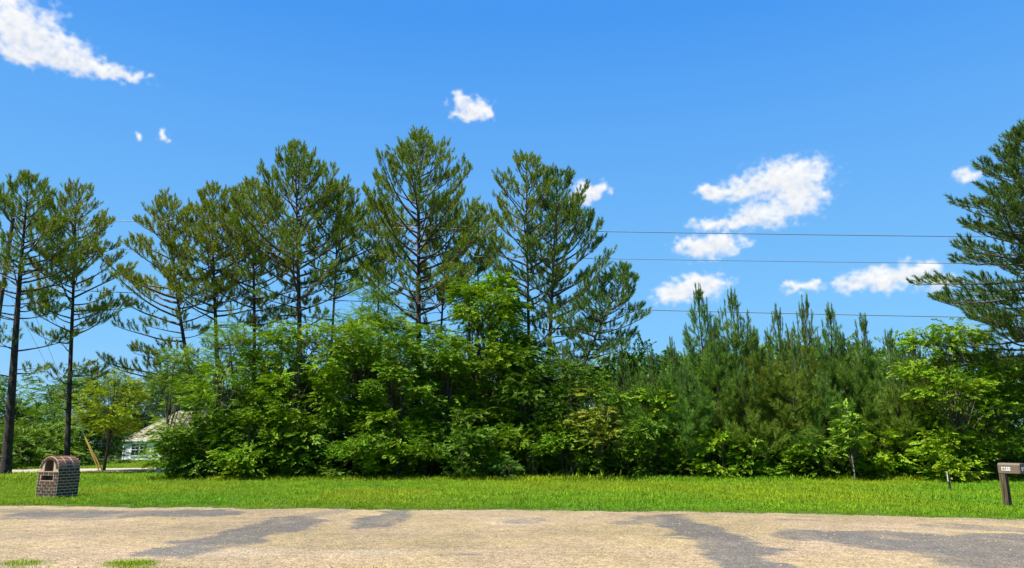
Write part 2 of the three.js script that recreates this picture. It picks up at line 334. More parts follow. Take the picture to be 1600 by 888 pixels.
// ------------------------------------------------------------------ pines
const clumpTone = (r, c, k = 0.3) => { const v = 1 - k / 2 + r() * k, y = (r() - 0.5) * 0.14; return [c[0] * v * (1 + y), c[1] * v, c[2] * v * (1 - y)]; };
function pine(o) {
  const r = rng(o.seed), base = V(o.base[0], groundY(...o.base), o.base[1]);
  const T = thing(o.name ?? 'pine_tree', o.label, 'tree', o.group, [base.x, base.y, base.z]);
  const top = o.top.clone().sub(base), h = top.y, cb = o.cb - base.y, items = [];
  const bx = (r() - 0.5) * 0.5, bz = (r() - 0.5) * 0.5, ph = r() * 6, tp = [], tr = [];
  const axis = (y) => { const t = y / h; return V(top.x * t + Math.sin(t * 3.1 + (o.bend ? 0 : ph)) * bx * t * (1 - t) * 2 + (o.bend ?? 0) * Math.sin(t * Math.PI), y, top.z * t + bz * Math.sin(t * 5 + ph) * t * (1 - t)); };
  for (let k = 0; k <= 16; k++) { const t = k / 16; tp.push(axis(h * t - (k ? 0 : 0.15))); tr.push(o.r0 * (Math.pow(1 - t, 0.85) * 0.92 + 0.03) * (k ? 1 : 1.25)); }
  obj('trunk', new Tubes().add(tp, tr, 10).geo(), o.bark ?? bark, T);
  const limb = (y, az, L, el, curl, leafy, thin = 1) => {
    const tb = new Tubes(), pts = [], rad = [], r0 = Math.min(0.018 + 0.013 * L, o.r0 * 0.5) * (leafy ? 1 : 0.7), N = 7; let p = axis(y), a = az, e = el;
    for (let k = 0; k <= N; k++) { pts.push(p.clone()); rad.push(r0 * (1 - 0.82 * k / N)); p.add(V(Math.cos(a) * Math.cos(e), Math.sin(e), Math.sin(a) * Math.cos(e)).multiplyScalar(L / N)); e = Math.min(1.35, e + curl / N + (r() - 0.5) * 0.16); a += (r() - 0.5) * 0.25; }
    tb.add(pts, rad, 5);
    const on = (s) => { const k = Math.min(N - 1, Math.floor(s * N)); return [pts[k].clone().lerp(pts[k + 1], s * N - k), pts[k + 1].clone().sub(pts[k]).normalize()]; };
    if (!leafy) { for (let q = 0; q < 3; q++) { const [b, d] = on(0.35 + r() * 0.6); const e2 = b.clone().add(d.add(V(r() - 0.5, r() - 0.4, r() - 0.5)).normalize().multiplyScalar(0.25 + r() * 0.5)); tb.add([b, e2], [0.008, 0.003], 3); } obj('dead_limb', tb.geo(), twigMat, T); return; }
    const tuft = (q, d, s) => { const dd = d.clone().add(V((r() - 0.5) * 0.5, (o.lift ?? 1.0) * (0.5 + r()), (r() - 0.5) * 0.5)).normalize(); items.push([q, dd, r() * 6.28, (o.ts ?? 1) * s * 1.08 * (0.75 + r() * 0.5), ...clumpTone(r, o.color)]); };
    const nt = Math.round((3 + L * (o.twigs ?? 4.2)) * (o.dense ?? 1) * thin * 0.88), s0 = clamp((o.bare ?? 0.30) + (L > 2.5 ? 0.08 : 0));
    for (let q = 0; q < nt; q++) {
      const s = lerp(s0, 1, Math.pow((q + r()) / nt, 0.8)), [b, d] = on(Math.min(0.999, s)), side = q % 2 ? 1 : -1;
      const hd = V(d.x, 0, d.z).normalize(), cross = V(-hd.z, 0, hd.x).multiplyScalar(side * (0.55 + r() * 0.7));
      const td = d.clone().multiplyScalar(0.8 + r() * 0.4).add(cross).add(V(0, -0.1 + r() * 0.65, 0)).normalize(), tl = (0.25 + r() * 0.55) * (1.25 - 0.6 * s) * Math.min(1, 0.45 + L * 0.25);
      const m = b.clone().addScaledVector(td, tl * 0.55), e2 = m.clone().add(td.clone().add(V(0, 0.45, 0)).normalize().multiplyScalar(tl * 0.5));
      tb.add([b, m, e2], [0.011, 0.008, 0.004], 3);
      tuft(e2, td, 1.1); if (r() < 0.6) tuft(m, td, 0.9);
      const cl = r() < 0.5 ? 2 : 1; for (let c = 0; c < cl; c++) { const d3 = td.clone().add(V(r() - 0.5, r() * 0.5, r() - 0.5).multiplyScalar(1.6)).normalize(), e3 = m.clone().addScaledVector(d3, 0.12 + r() * 0.2); tuft(e3, d3, 0.85); }
    }
    tuft(pts[N], pts[N].clone().sub(pts[N - 1]).normalize(), 1.15);
    obj('limb', tb.geo(), twigMat, T);
  };
  const n = o.limbs ?? 46;
  for (let k = 0; k < n; k++) {
    const u = clamp((k + r() * 0.9) / n), y = lerp(cb, h * 0.975, Math.pow(u, 0.9)), az = k * 2.399 + (r() - 0.5) * 0.9;
    const side = Math.cos(az), W = (side > 0 ? o.wr ?? o.w : o.wl ?? o.w) * lerp(1, Math.abs(side) * 0.4 + 0.6, o.wr || o.wl ? 1 : 0);
    const env = o.env ? o.env(u) : Math.pow(1 - u, 0.55) * (0.80 + 0.5 * sm(Math.min(1, u * 2.4)));
    const el = lerp(o.el0 ?? 0.2, o.el1 ?? 0.85, Math.pow(u, 1.25)) + (r() - 0.5) * 0.3;
    const e1 = Math.min(1.2, el + 0.22), L = Math.max(0.4, Math.min(W * env * (0.5 + r() * 0.72) * 1.12 / Math.cos(Math.min(1.0, el + 0.2)), ((h - y) / (Math.sin(e1) + (o.cone ?? 0.95) * Math.cos(e1)) + 0.2) * (0.75 + r() * 0.35)));
    limb(y, az, L, el, 0.1 + r() * 0.6, true, (u > 0.75 ? 0.66 : 0.95) * (0.75 + r() * 0.5));
  }
  for (let k = 0; k < (o.low ?? 9); k++) limb(lerp(cb * 0.62, cb, r()), o.lowAz !== undefined ? o.lowAz + (r() - 0.5) * 1.6 : r() * 6.28, o.w * (0.55 + r() * 0.5), -0.05 + r() * 0.25, 0.15 + r() * 0.3, true, 0.6);
  for (let k = 0; k < (o.dead ?? 6); k++) limb(lerp(Math.max(1.5, cb * 0.55), cb * 1.1, r()), r() * 6.28, 0.5 + r() * 1.1 * Math.min(1, o.w / 2.5), (r() - 0.35) * 0.6, (r() - 0.4) * 1.2, false);
  for (let k = 0; k < 4; k++) { const d = V(r() - 0.5, 1.6, r() - 0.5).normalize(); items.push([axis(h).add(V(0, -0.15 * k, 0)), d, r() * 6, 1.1 * (o.ts ?? 1), ...clumpTone(r, o.color)]); }
  scatter('crown', o.tuft ?? TUFT, needleMat, items, T);
  return T;
}
const PG = [0.215, 0.290, 0.026], PG2 = [0.265, 0.310, 0.024], PGd = [0.135, 0.225, 0.034];
// bearing at base, bearing and height at top, depth, height where the crown starts, half width of the crown in metres
function pineAt(bx, tx, ty, d, cby, w, seed, label, extra = {}) {
  const b = at(bx, 700, d), t = at(tx, ty, d); t.z += (seed % 3 - 1) * 0.4;
  pine({ base: [b.x, -d], top: t, cb: at(tx, cby, d).y, w, r0: extra.r0 ?? 0.2, seed, label, color: PG, group: 'tall pines', ...extra });
}
pineAt(14, 52, 284, 39, 500, 3.0, 101, 'tall pine with the thickest dark trunk at the far left', { r0: 0.27, limbs: 60, el0: 0.1, dead: 3, low: 8 });
pineAt(109, 113, 292, 41, 530, 2.4, 102, 'slim straight pine rising behind the brick mailbox', { r0: 0.17, limbs: 55, dead: 3, low: 8, color: PG2 });
pineAt(322, 258, 312, 42, 530, 4.2, 103, 'pine leaning left with limbs reaching over the house lawn', { r0: 0.17, limbs: 55, el0: 0.15, el1: 0.8, low: 9, lowAz: 3.14, wl: 4.8, wr: 2.6, w: 4.4, color: PG2 });
pineAt(346, 336, 300, 43, 500, 3.4, 104, 'pine just right of the leftward leaning pine', { r0: 0.19, limbs: 52, color: PG2 });
pineAt(402, 388, 286, 42.5, 490, 3.4, 105, 'pine with pale olive crown between the leaning pine and the twin-crowned ones', { r0: 0.17, limbs: 52, color: PG2 });
pineAt(472, 462, 232, 41, 490, 3.9, 106, 'tall pine with a pointed ragged top, left of the tallest pine', { r0: 0.21, limbs: 70 });
pineAt(512, 530, 296, 43, 470, 3.0, 107, 'shorter pine tucked against the ragged-topped pine', { r0: 0.13, limbs: 45 });
pineAt(650, 656, 207, 41, 510, 3.9, 108, 'tallest pine with a broad pointed crown near the middle', { r0: 0.23, limbs: 84, el0: 0.2 });
pineAt(678, 700, 318, 44.5, 500, 2.3, 109, 'thin pine close behind the tallest pine', { r0: 0.13, limbs: 42 });
pineAt(828, 822, 252, 41.5, 500, 2.9, 110, 'left pine of the close pair right of the tallest pine', { r0: 0.16, limbs: 58 });
pineAt(846, 872, 270, 40.5, 540, 3.4, 111, 'right pine of the close pair right of the tallest pine', { r0: 0.18, limbs: 68, wl: 2.0, wr: 3.9, color: PGd });
pineAt(858, 980, 424, 39, 575, 3.0, 112, 'low pine sweeping to the right with layered dark boughs', { r0: 0.14, limbs: 50, wl: 2.2, wr: 3.0, low: 3, el0: -0.05, el1: 0.7, color: PGd, bend: -0.5, bare: 0.2 });
pineAt(596, 592, 320, 47, 470, 2.0, 113, 'distant pine in the gap left of the tallest pine', { r0: 0.12, limbs: 40 });
pineAt(746, 748, 322, 47, 470, 1.7, 114, 'distant pine in the gap right of the tallest pine', { r0: 0.12, limbs: 38 });
pineAt(1622, 1612, 196, 33, 600, 4.7, 115, 'massive dark pine at the far right edge with long drooping boughs', { r0: 0.3, limbs: 150, cone: 1.1, el0: -0.05, el1: 0.5, color: [0.105, 0.175, 0.026], lift: 0.5, dead: 2, low: 0, wl: 4.6, wr: 4.6, bare: 0.15, twigs: 5.2, env: (u) => Math.pow(1 - u, 0.7) * (0.85 + 0.4 * sm(Math.min(1, u * 2.2))) });

// young pines: low limbs, long upright candles at the top
function youngPine(px, ty, d, w, seed, label, extra = {}) {
  const b = at(px, 700, d), t = at(px + ((seed * 7) % 11 - 5), ty, d), r = rng(seed), mixv = r(), col = [lerp(0.165, 0.115, mixv), lerp(0.225, 0.240, mixv), lerp(0.020, 0.028, mixv)];
  const T = thing('young_pine', label, 'tree', 'young pines', [b.x, 0, b.z]), h = t.y, items = [], up = [], tb = new Tubes();
  const lx = t.x - b.x, axis = (y) => V(lx * y / h + 0.08 * Math.sin(y * 1.3 + seed), y, 0.08 * Math.cos(y * 1.1 + seed));
  const tp = [], trd = []; for (let k = 0; k <= 12; k++) { tp.push(axis(h * k / 12 - (k ? 0 : 0.1))); trd.push(0.085 * (1 - k / 12) + 0.014); }
  obj('trunk', new Tubes().add(tp, trd, 7).geo(), bark, T);
  const cand = (p, dir, s) => up.push([p, dir, r() * 6.28, s, ...clumpTone(r, extra.tip ?? [0.10, 0.18, 0.040])]);
  const whorls = Math.max(6, Math.round(h / (0.6 + r() * 0.3)));
  for (let w0 = 0; w0 < whorls; w0++) {
    const u = (w0 + 0.6) / whorls, y = lerp(h * 0.10, h * 0.93, u), nb = (u > 0.7 ? 3 : 4) + Math.floor(r() * 3), a0 = r() * 6.28;
    for (let k = 0; k < nb; k++) {
      const az = a0 + k / nb * 6.28 + (r() - 0.5) * 0.5, L = Math.max(0.45, w * Math.pow(1 - u, 0.5) * (0.7 + r() * 0.55) * 1.2), e0 = lerp(0.2, 1.0, u * u) + (r() - 0.5) * 0.3;
      const pts = [], rad = []; let p = axis(y), e = e0;
      for (let s = 0; s <= 5; s++) { pts.push(p.clone()); rad.push(0.016 * (1 - s / 6.5)); p.add(V(Math.cos(az) * Math.cos(e), Math.sin(e), Math.sin(az) * Math.cos(e)).multiplyScalar(L / 5)); e = Math.min(1.45, e + 0.14 + u * 0.08); }
      tb.add(pts, rad, 4);
      const nt = Math.round(u > 0.82 ? 1 : u > 0.66 ? 3 + L * 3.2 : 7 + L * 7);
      for (let q = 0; q < nt; q++) {
        const s = lerp(0.2, 1, (q + r()) / nt) * 4.99, i = Math.floor(s), bb = pts[i].clone().lerp(pts[i + 1], s - i), dd = pts[i + 1].clone().sub(pts[i]).normalize();
        const td = dd.clone().add(V((r() - 0.5) * 1.9, r() * 0.8, (r() - 0.5) * 1.9)).normalize(), e2 = bb.clone().addScaledVector(td, 0.1 + r() * 0.28 * (1.3 - u));
        items.push([e2, td, r() * 6.28, (0.75 + r() * 0.5) * (1.1 - 0.3 * u), ...clumpTone(r, col, 0.4)]);
      }
      const tip = pts[5], td = tip.clone().sub(pts[4]).normalize();
      if (u > 0.45) { const up1 = td.clone().lerp(UP, 0.55).normalize(); cand(tip, up1, 0.8 + r() * 0.75); if (u > 0.6) cand(pts[3], pts[4].clone().sub(pts[3]).normalize(), 0.8 + r() * 0.4); tb.add([tip, tip.clone().addScaledVector(up1, 0.5)], [0.012, 0.005], 4); if (r() < 0.6) cand(tip.clone().add(V((r() - 0.5) * 0.1, -0.1, (r() - 0.5) * 0.1)), td.clone().add(V(r() - 0.5, 0.6, r() - 0.5)).normalize(), 0.6 + r() * 0.3); }
    }
  }
  for (let k = 0; k < 4; k++) cand(axis(h * (0.86 + k * 0.035)), V((r() - 0.5) * 0.12, 1, (r() - 0.5) * 0.12).normalize(), 1.15);
  for (let k = 0; k < 4; k++) { const a = k * 1.57 + r(), d2 = V(Math.cos(a) * 0.35, 1, Math.sin(a) * 0.35).normalize(); cand(axis(h * 0.93), d2, 0.8 + r() * 0.35); }
  obj('branches', tb.geo(), bark, T);
  scatter('crown', TASSEL, needleMat, items, T); scatter('leading_shoots', CANDLE, needleMat, up, T);
}
[[1012, 560, 37, 1.4, 'young pine right beside the low sweeping pine'], [1048, 548, 36.5, 1.4, 'young pine left of the two tallest upright young pines'], [1092, 452, 38, 1.7, 'left one of the two tallest young pines with dense upright shoots'], [1118, 512, 36.5, 1.5, 'young pine between the two tallest young pines'],
  [1146, 458, 37.5, 1.9, 'right one of the two tallest young pines with a wide spray of shoots'], [1182, 522, 36.8, 1.5, 'bushy young pine just right of the two tallest young pines'], [1216, 486, 38.5, 1.5, 'slim young pine third in height in the young stand'], [1262, 472, 38, 1.7, 'forked-looking young pine with crossing top shoots in the middle of the stand'],
  [1298, 484, 37, 1.5, 'young pine with a single thick leader in the young stand'], [1322, 530, 36.4, 1.5, 'low young pine behind the pale leafy sapling'], [1352, 504, 38.2, 1.3, 'young pine with a broom-like top right of the sapling'], [1388, 532, 37, 1.4, 'young pine with a crooked leader near the right broadleaf tree'], [1426, 540, 36.5, 1.5, 'young pine with fan-shaped top near the right broadleaf tree'], [1462, 560, 37.5, 1.5, 'young pine half hidden by the right broadleaf tree'],
  [975, 575, 37.5, 1.4, 'young pine under the low sweeping pine'], [1240, 545, 36, 1.5, 'front low young pine with drooping boughs'], [1070, 590, 35.6, 1.4, 'short young pine at the grass edge below the tallest young pines'], [1165, 590, 35.5, 1.5, 'short dense young pine right of the stand centre at the grass edge'], [1400, 600, 35.6, 1.4, 'short young pine at the grass edge near the wooden stake'], [1290, 600, 35.4, 1.4, 'short young pine at the grass edge left of the sapling']]
  .forEach(([px, ty, d, w, label], i) => youngPine(px, ty, d, w, 201 + i * 3, label));

// ------------------------------------------------------------------ broadleaf trees and shrubs
function broadleaf(o) {
  const r = rng(o.seed), T = thing(o.name ?? 'broadleaf_tree', o.label, o.category ?? 'tree', o.group, [o.x, groundY(o.x, o.z), o.z]);
  const items = [], tb = new Tubes(), y0 = o.y0 ?? o.h * 0.08, ry = (o.h - y0) / 2, cy = y0 + ry, rz = o.rz ?? o.rx, stems = o.stems ?? 1, sc = o.sc ?? 0.7 + 0.28 * r();
  const stemTops = [];
  for (let k = 0; k < stems; k++) {
    const a = r() * 6.28, q = stems > 1 ? 0.15 + r() * o.rx * 0.35 : 0, b = V(Math.cos(a) * q * 0.5, -0.1, Math.sin(a) * q * 0.5), t = V(Math.cos(a) * q * 1.6, o.h * (stems > 1 ? 0.62 + r() * 0.28 : 0.9), Math.sin(a) * q * 1.2);
    const pts = [], rad = [], r0 = (o.r0 ?? 0.018 * o.h) / Math.sqrt(stems);
    for (let s = 0; s <= 8; s++) { const u = s / 8; pts.push(b.clone().lerp(t, u).add(V(Math.sin(u * 5 + a) * 0.08 * o.h * 0.15, 0, Math.cos(u * 4 + a) * 0.06 * o.h * 0.15))); rad.push(r0 * (1 - 0.88 * u)); }
    obj('trunk', new Tubes().add(pts, rad, 7).geo(), o.bark ?? barkGrey, T); stemTops.push(pts);
  }
  const nc = o.clumps ?? Math.round(5 + o.rx * rz * ry * 3.0 * (o.dense ?? 1));
  for (let c = 0; c < nc; c++) {
    let d; do d = V(r() * 2 - 1, r() * 2 - 1, r() * 2 - 1); while (d.lengthSq() > 1 || d.lengthSq() < 0.02);
    const L = d.length(); d.multiplyScalar(Math.pow(L, o.shell ?? 0.45) / L);
    const shape = 0.72 + 0.28 * Math.cos(clamp(d.y + 0.35, -1, 1) * 1.6) + (fbm(Math.atan2(d.z, d.x) * 1.3 + 10, d.y * 2, o.seed, 2) - 0.5) * 0.8 + 0.45 * Math.max(0, d.y) ** 2;
    const C = V(d.x * o.rx * shape, cy + d.y * ry * (0.92 + 0.2 * r()), d.z * rz * shape); if (C.y < 0.15) C.y = 0.15 + r() * 0.2;
    const st = stemTops[c % stems], i = clamp(Math.floor((C.y * 0.7 / o.h) * 8), 1, 7), from = st[i], cr = (o.cr ?? 0.55) * (0.7 + r() * 0.6);
    const mid = from.clone().lerp(C, 0.55).add(V(0, 0.12 * from.distanceTo(C), 0));
    tb.add([from, mid, C], [0.006 + 0.0028 * o.h, 0.004 + 0.002 * o.h, 0.005], 4);
    const out = V(C.x, 0, C.z).normalize(), tone = clumpTone(r, o.color, 0.35), ns = Math.round((o.sprigs ?? 46) * (0.7 + r() * 0.6));
    for (let s = 0; s < ns; s++) {
      const a = r() * 6.28, q = Math.sqrt(r()), e = V(Math.cos(a) * q * cr, (r() - 0.5) * cr * 1.15 - q * q * cr * 0.3, Math.sin(a) * q * cr);
      const p = C.clone().add(e), dir = V(Math.cos(a), 0, Math.sin(a)).multiplyScalar(0.9).addScaledVector(out, 0.5).add(V((r() - 0.5) * 0.5, 0.12 + (r() - 0.5) * 0.9, (r() - 0.5) * 0.5)).normalize();
      // the flat side of the spray turns to the light
      items.push([p, dir, 0, sc * (0.7 + r() * 0.55), ...tone.map((x) => x * (0.88 + r() * 0.24))]);
    }
  }
  obj('branches', tb.geo(), twigMat, T);
  // roll each twig so that its leaves lie face up
  const m = new THREE.InstancedMesh(o.sprig ?? SPRIG, leaf, items.length), X = V(0, 0, 0), Z = V(0, 0, 0);
  items.forEach(([p, d, , s, cr, cg, cb], i) => {
    X.copy(d).cross(UP).normalize(); Z.copy(X).cross(d).normalize();
    M4.makeBasis(X, d, Z); Q.setFromRotationMatrix(M4); Q2.setFromAxisAngle(UP, (r() - 0.5) * 1.5); Q.multiply(Q2);
    M4.compose(p, Q, S3.set(s, s, s)); m.setMatrixAt(i, M4); m.setColorAt(i, COL.setRGB(cr, cg, cb));
  });
  m.name = 'crown'; m.castShadow = m.receiveShadow = true; m.userData.kind = 'stuff'; T.add(m);
  return T;
}
const BL = [0.148, 0.272, 0.007], BL2 = [0.200, 0.325, 0.006], BL3 = [0.105, 0.205, 0.008], BLp = [0.21, 0.34, 0.02];
function leafy(px, ty, d, rxPx, seed, label, extra = {}) {
  const b = at(px, 700, d), t = at(px, ty, d), k = d / F;
  broadleaf({ x: b.x, z: -d, h: t.y - groundY(b.x, -d), rx: rxPx * k, rz: Math.min(rxPx * k, 2.4), seed, label, color: BL, group: 'broadleaf trees of the thicket', stems: 3, ...extra });
}
// the thicket between the house and the young pines
leafy(282, 545, 37, 46, 301, 'leafy tree at the left end of the thicket beside the white house', { color: BL2, dense: 1.7, sprig: SPRIG_FINE });
leafy(348, 500, 36.5, 56, 302, 'broad leafy tree second from the left end of the thicket', { color: BL2, sprig: SPRIG_FINE });
leafy(405, 500, 37, 60, 303, 'leafy tree below the pale olive pine', { sprig: SPRIG });
leafy(470, 490, 36.5, 65, 304, 'wide leafy tree below the ragged-topped pine', { color: BL2 });
leafy(545, 480, 37.5, 62, 305, 'leafy tree midway between the ragged-topped pine and the tallest pine', { color: BL2 });
leafy(612, 510, 36.5, 55, 306, 'leafy tree at the foot of the tallest pine on its left', { color: BL });
leafy(690, 500, 37, 58, 307, 'leafy tree at the foot of the tallest pine on its right', { color: BL });
leafy(762, 424, 38.5, 66, 308, 'tall bright leafy tree between the tallest pine and the close pair', { color: BL2, stems: 2, y0: 0.6, dense: 1.6 });
leafy(826, 520, 37, 55, 309, 'leafy tree at the foot of the close pair of pines', { color: BL3 });
leafy(895, 555, 36.5, 55, 310, 'leafy tree below the low sweeping pine', { color: BL3 });
leafy(575, 452, 40, 62, 311, 'taller airy leafy tree behind, left of the tallest pine', { color: BL2, sprig: SPRIG_FINE, stems: 2, y0: 2.5, dense: 1.5 });
leafy(955, 590, 38, 50, 312, 'leafy tree behind the yellowish sapling', { color: BL });
// shrubs along the grass edge
[[272, 665, 30, "fine-leaved low shrub at the left end of the thicket near the rocks"],
  [322, 640, 40, "dark shrub second from the left end of the thicket"],
  [352, 655, 40, "loose shrub under the broad second tree of the thicket"],
  [408, 640, 44, "low shrub below the pale olive pine"],
  [460, 660, 40, "dark shrub straight below the ragged-topped pine"],
  [512, 640, 42, "loose shrub behind the small pale bush"],
  [566, 665, 38, "low shrub right of the small pale bush"],
  [618, 640, 44, "dark shrub left of the tallest pine's foot"],
  [668, 662, 40, "loose shrub right of the tallest pine's foot"],
  [722, 640, 44, "low shrub left of the spiky plant, below the tall leafy tree"],
  [776, 662, 40, "dark shrub behind the spiky light green plant"],
  [830, 650, 42, "loose shrub below the close pair of pines"],
  [884, 664, 40, "low shrub left of the yellowish sapling"],
  [1018, 655, 40, "bright-topped shrub right of the yellowish sapling"],
  [1070, 680, 36, "loose shrub below the left one of the tallest young pines"],
  [1125, 672, 38, "low shrub below the right one of the tallest young pines"],
  [1182, 690, 34, "smallest dark shrub below the young pine stand"],
  [1232, 660, 38, "bright shrub below the middle of the young pine stand"],
  [1285, 676, 36, "low shrub just left of the slender pale sapling"],
  [1368, 670, 36, "dark shrub just right of the slender pale sapling"],
  [1420, 655, 40, "loose shrub between the slender sapling and the wooden stake"],
  [1472, 650, 44, "low shrub behind the wooden stake"]]
  .forEach(([px, ty, rx, label], i) => leafy(px, ty, 34.9 + (i % 3) * 0.35, rx, 330 + i, label, { name: 'shrub', category: 'shrub', group: 'shrubs along the grass edge', color: [BL, BL3, BL, BL2][i % 4], sprig: [SPRIG, SPRIG_BROAD, SPRIG_FINE][i % 3], y0: 0.1, stems: 4 }));
// right-hand side
leafy(1508, 498, 33.4, 70, 320, 'tall light green leafy tree at the right, left of the massive pine', { color: BL2, stems: 2, y0: 0.9 });
leafy(1556, 545, 34, 50, 321, 'leafy tree behind the roadside mailbox', { color: BL });
leafy(1610, 600, 35, 55, 322, 'leafy tree at the far right edge under the massive pine', { color: BL3 });
leafy(1480, 668, 32.6, 40, 323, 'bright leafy shrub overhanging the wooden stake', { name: 'shrub', category: 'shrub', color: BL2, sprig: SPRIG_BROAD, y0: 0.3, group: 'shrubs along the grass edge' });
leafy(1330, 624, 33.6, 19, 324, 'slender pale sapling standing before the young pines', { name: 'sapling', color: BLp, sprig: SPRIG_BROAD, stems: 1, clumps: 24, sprigs: 9, cr: 0.26, shell: 0.9, bark: barkPale, y0: 0.5, group: null, r0: 0.035 });
leafy(936, 600, 34.4, 36, 325, 'yellowish sapling right of the close pair of pines', { name: 'sapling', color: [0.24, 0.27, 0.02], sprig: SPRIG_BROAD, stems: 1, clumps: 14, sprigs: 16, cr: 0.4, y0: 1.4, group: null, r0: 0.03 });
leafy(524, 728, 34.0, 13, 326, 'small pale bush on the grass below the tree midway', { name: 'low_bush', category: 'plant', color: BLp, sprig: SPRIG_FINE, stems: 3, clumps: 6, sprigs: 12, cr: 0.2, sc: 0.6, y0: 0.05, group: null, r0: 0.02 });
leafy(792, 722, 34.0, 22, 327, 'spiky light green plant on the grass below the close pair of pines', { name: 'low_bush', category: 'plant', color: [0.12, 0.25, 0.03], sprig: SPRIG_FINE, stems: 4, clumps: 8, sprigs: 14, cr: 0.25, sc: 0.7, y0: 0.05, group: null, r0: 0.02 });
[[1030, 610, 36.2, 30, 'light leafy tree in the young stand beside the low sweeping pine'], [1195, 560, 38.5, 34, 'light leafy tree rising in the middle of the young stand'], [1375, 600, 36.6, 30, 'light leafy tree in the young stand near the fan-topped young pine'], [1100, 600, 38.8, 34, 'light leafy tree behind the two tallest young pines']]
  .forEach(([px, ty, d, rx, label], i) => leafy(px, ty, d, rx, 380 + i, label, { color: BL2, stems: 2, y0: 0.4, group: 'broadleaf trees in the young stand' }));
// left background
leafy(168, 580, 46.5, 44, 340, 'young yellow-green tree standing on the lawn before the white house', { name: 'yellow_green_tree', color: [0.33, 0.42, 0.006], stems: 1, y0: 2.3, dense: 1.5, rz: 1.6, r0: 0.1, group: null, sprig: SPRIG, bark: bark });
[[18, 600, 58, 60, BL, 'leafy background tree behind the far left pine'], [78, 588, 64, 62, BL, 'leafy background tree behind the slim straight pine'], [138, 562, 82, 60, BL3, 'tall dusky tree far behind the yellow-green tree'], [-40, 590, 60, 60, BL, 'leafy background tree at the left edge of the photo'], [50, 655, 54, 50, BL2, 'low leafy tree between the two left pines'],
  [95, 668, 56, 46, BL3, 'dark leafy bush behind the brick mailbox'], [150, 650, 66, 50, BL3, 'dark leafy tree behind the yellow-green tree trunk'], [10, 676, 50, 44, BL3, 'dark bush at the foot of the far left pine'], [212, 590, 112, 70, BL3, 'dark tree behind the white house on its left'], [262, 575, 118, 80, BL3, 'dark tree behind the white house on its right'], [190, 640, 120, 90, BL3, 'low dark wood edge tree left of the white house']]
  .forEach(([px, ty, d, rx, c, label], i) => leafy(px, ty, d, rx, 350 + i, label, { name: 'background_tree', color: c.map((v) => v * 0.85), group: 'background trees on the left', sc: 1.7, cr: 0.95, sprigs: 26, rz: 2.6, dense: 0.45, stems: 1, y0: 0.4, sprig: i % 2 ? SPRIG : SPRIG_FINE }));
{ // deep wood behind the front trees: one mass
  const r = rng(61), items = [];
  for (let c = 0; c < 900; c++) {
    const z = -42 - r() * 16, x = -19 + r() * 58, hmax = (x > 5 ? 5.6 : 4.6) + fbm(x * 0.5, z * 0.5, 66, 3) * 2.4, y = 0.3 + r() * hmax, k = 0.7 + r() * 0.5;
    for (let s = 0; s < 26; s++) items.push([V(x + (r() - 0.5) * 1.8, Math.max(0.1, y + (r() - 0.5) * 1.1), z + (r() - 0.5) * 1.8), V(r() - 0.5, r() - 0.3, r() - 0.5).normalize(), r() * 6, 1.3 + r() * 0.6, BL3[0] * k, BL3[1] * k, BL3[2] * k]);
  }
  for (let c = 0; c < 520; c++) {
    const z = -35.6 - r() * 6.5, x = -17 + r() * 47, y = r() * 1.5, k = 0.7 + r() * 0.5;
    for (let s = 0; s < 22; s++) items.push([V(x + (r() - 0.5) * 1.2, Math.max(0.05, y + (r() - 0.5) * 0.7), z + (r() - 0.5) * 1.0), V(r() - 0.5, r() - 0.1, r() - 0.5).normalize(), r() * 6, 0.8 + r() * 0.5, BL3[0] * k, BL3[1] * k, BL3[2] * k]);
  }
  tag(scatter('deep_wood', SPRIG, leaf, items, scene), 'dense dark undergrowth deep in the wood behind the front trees', 'undergrowth');
}

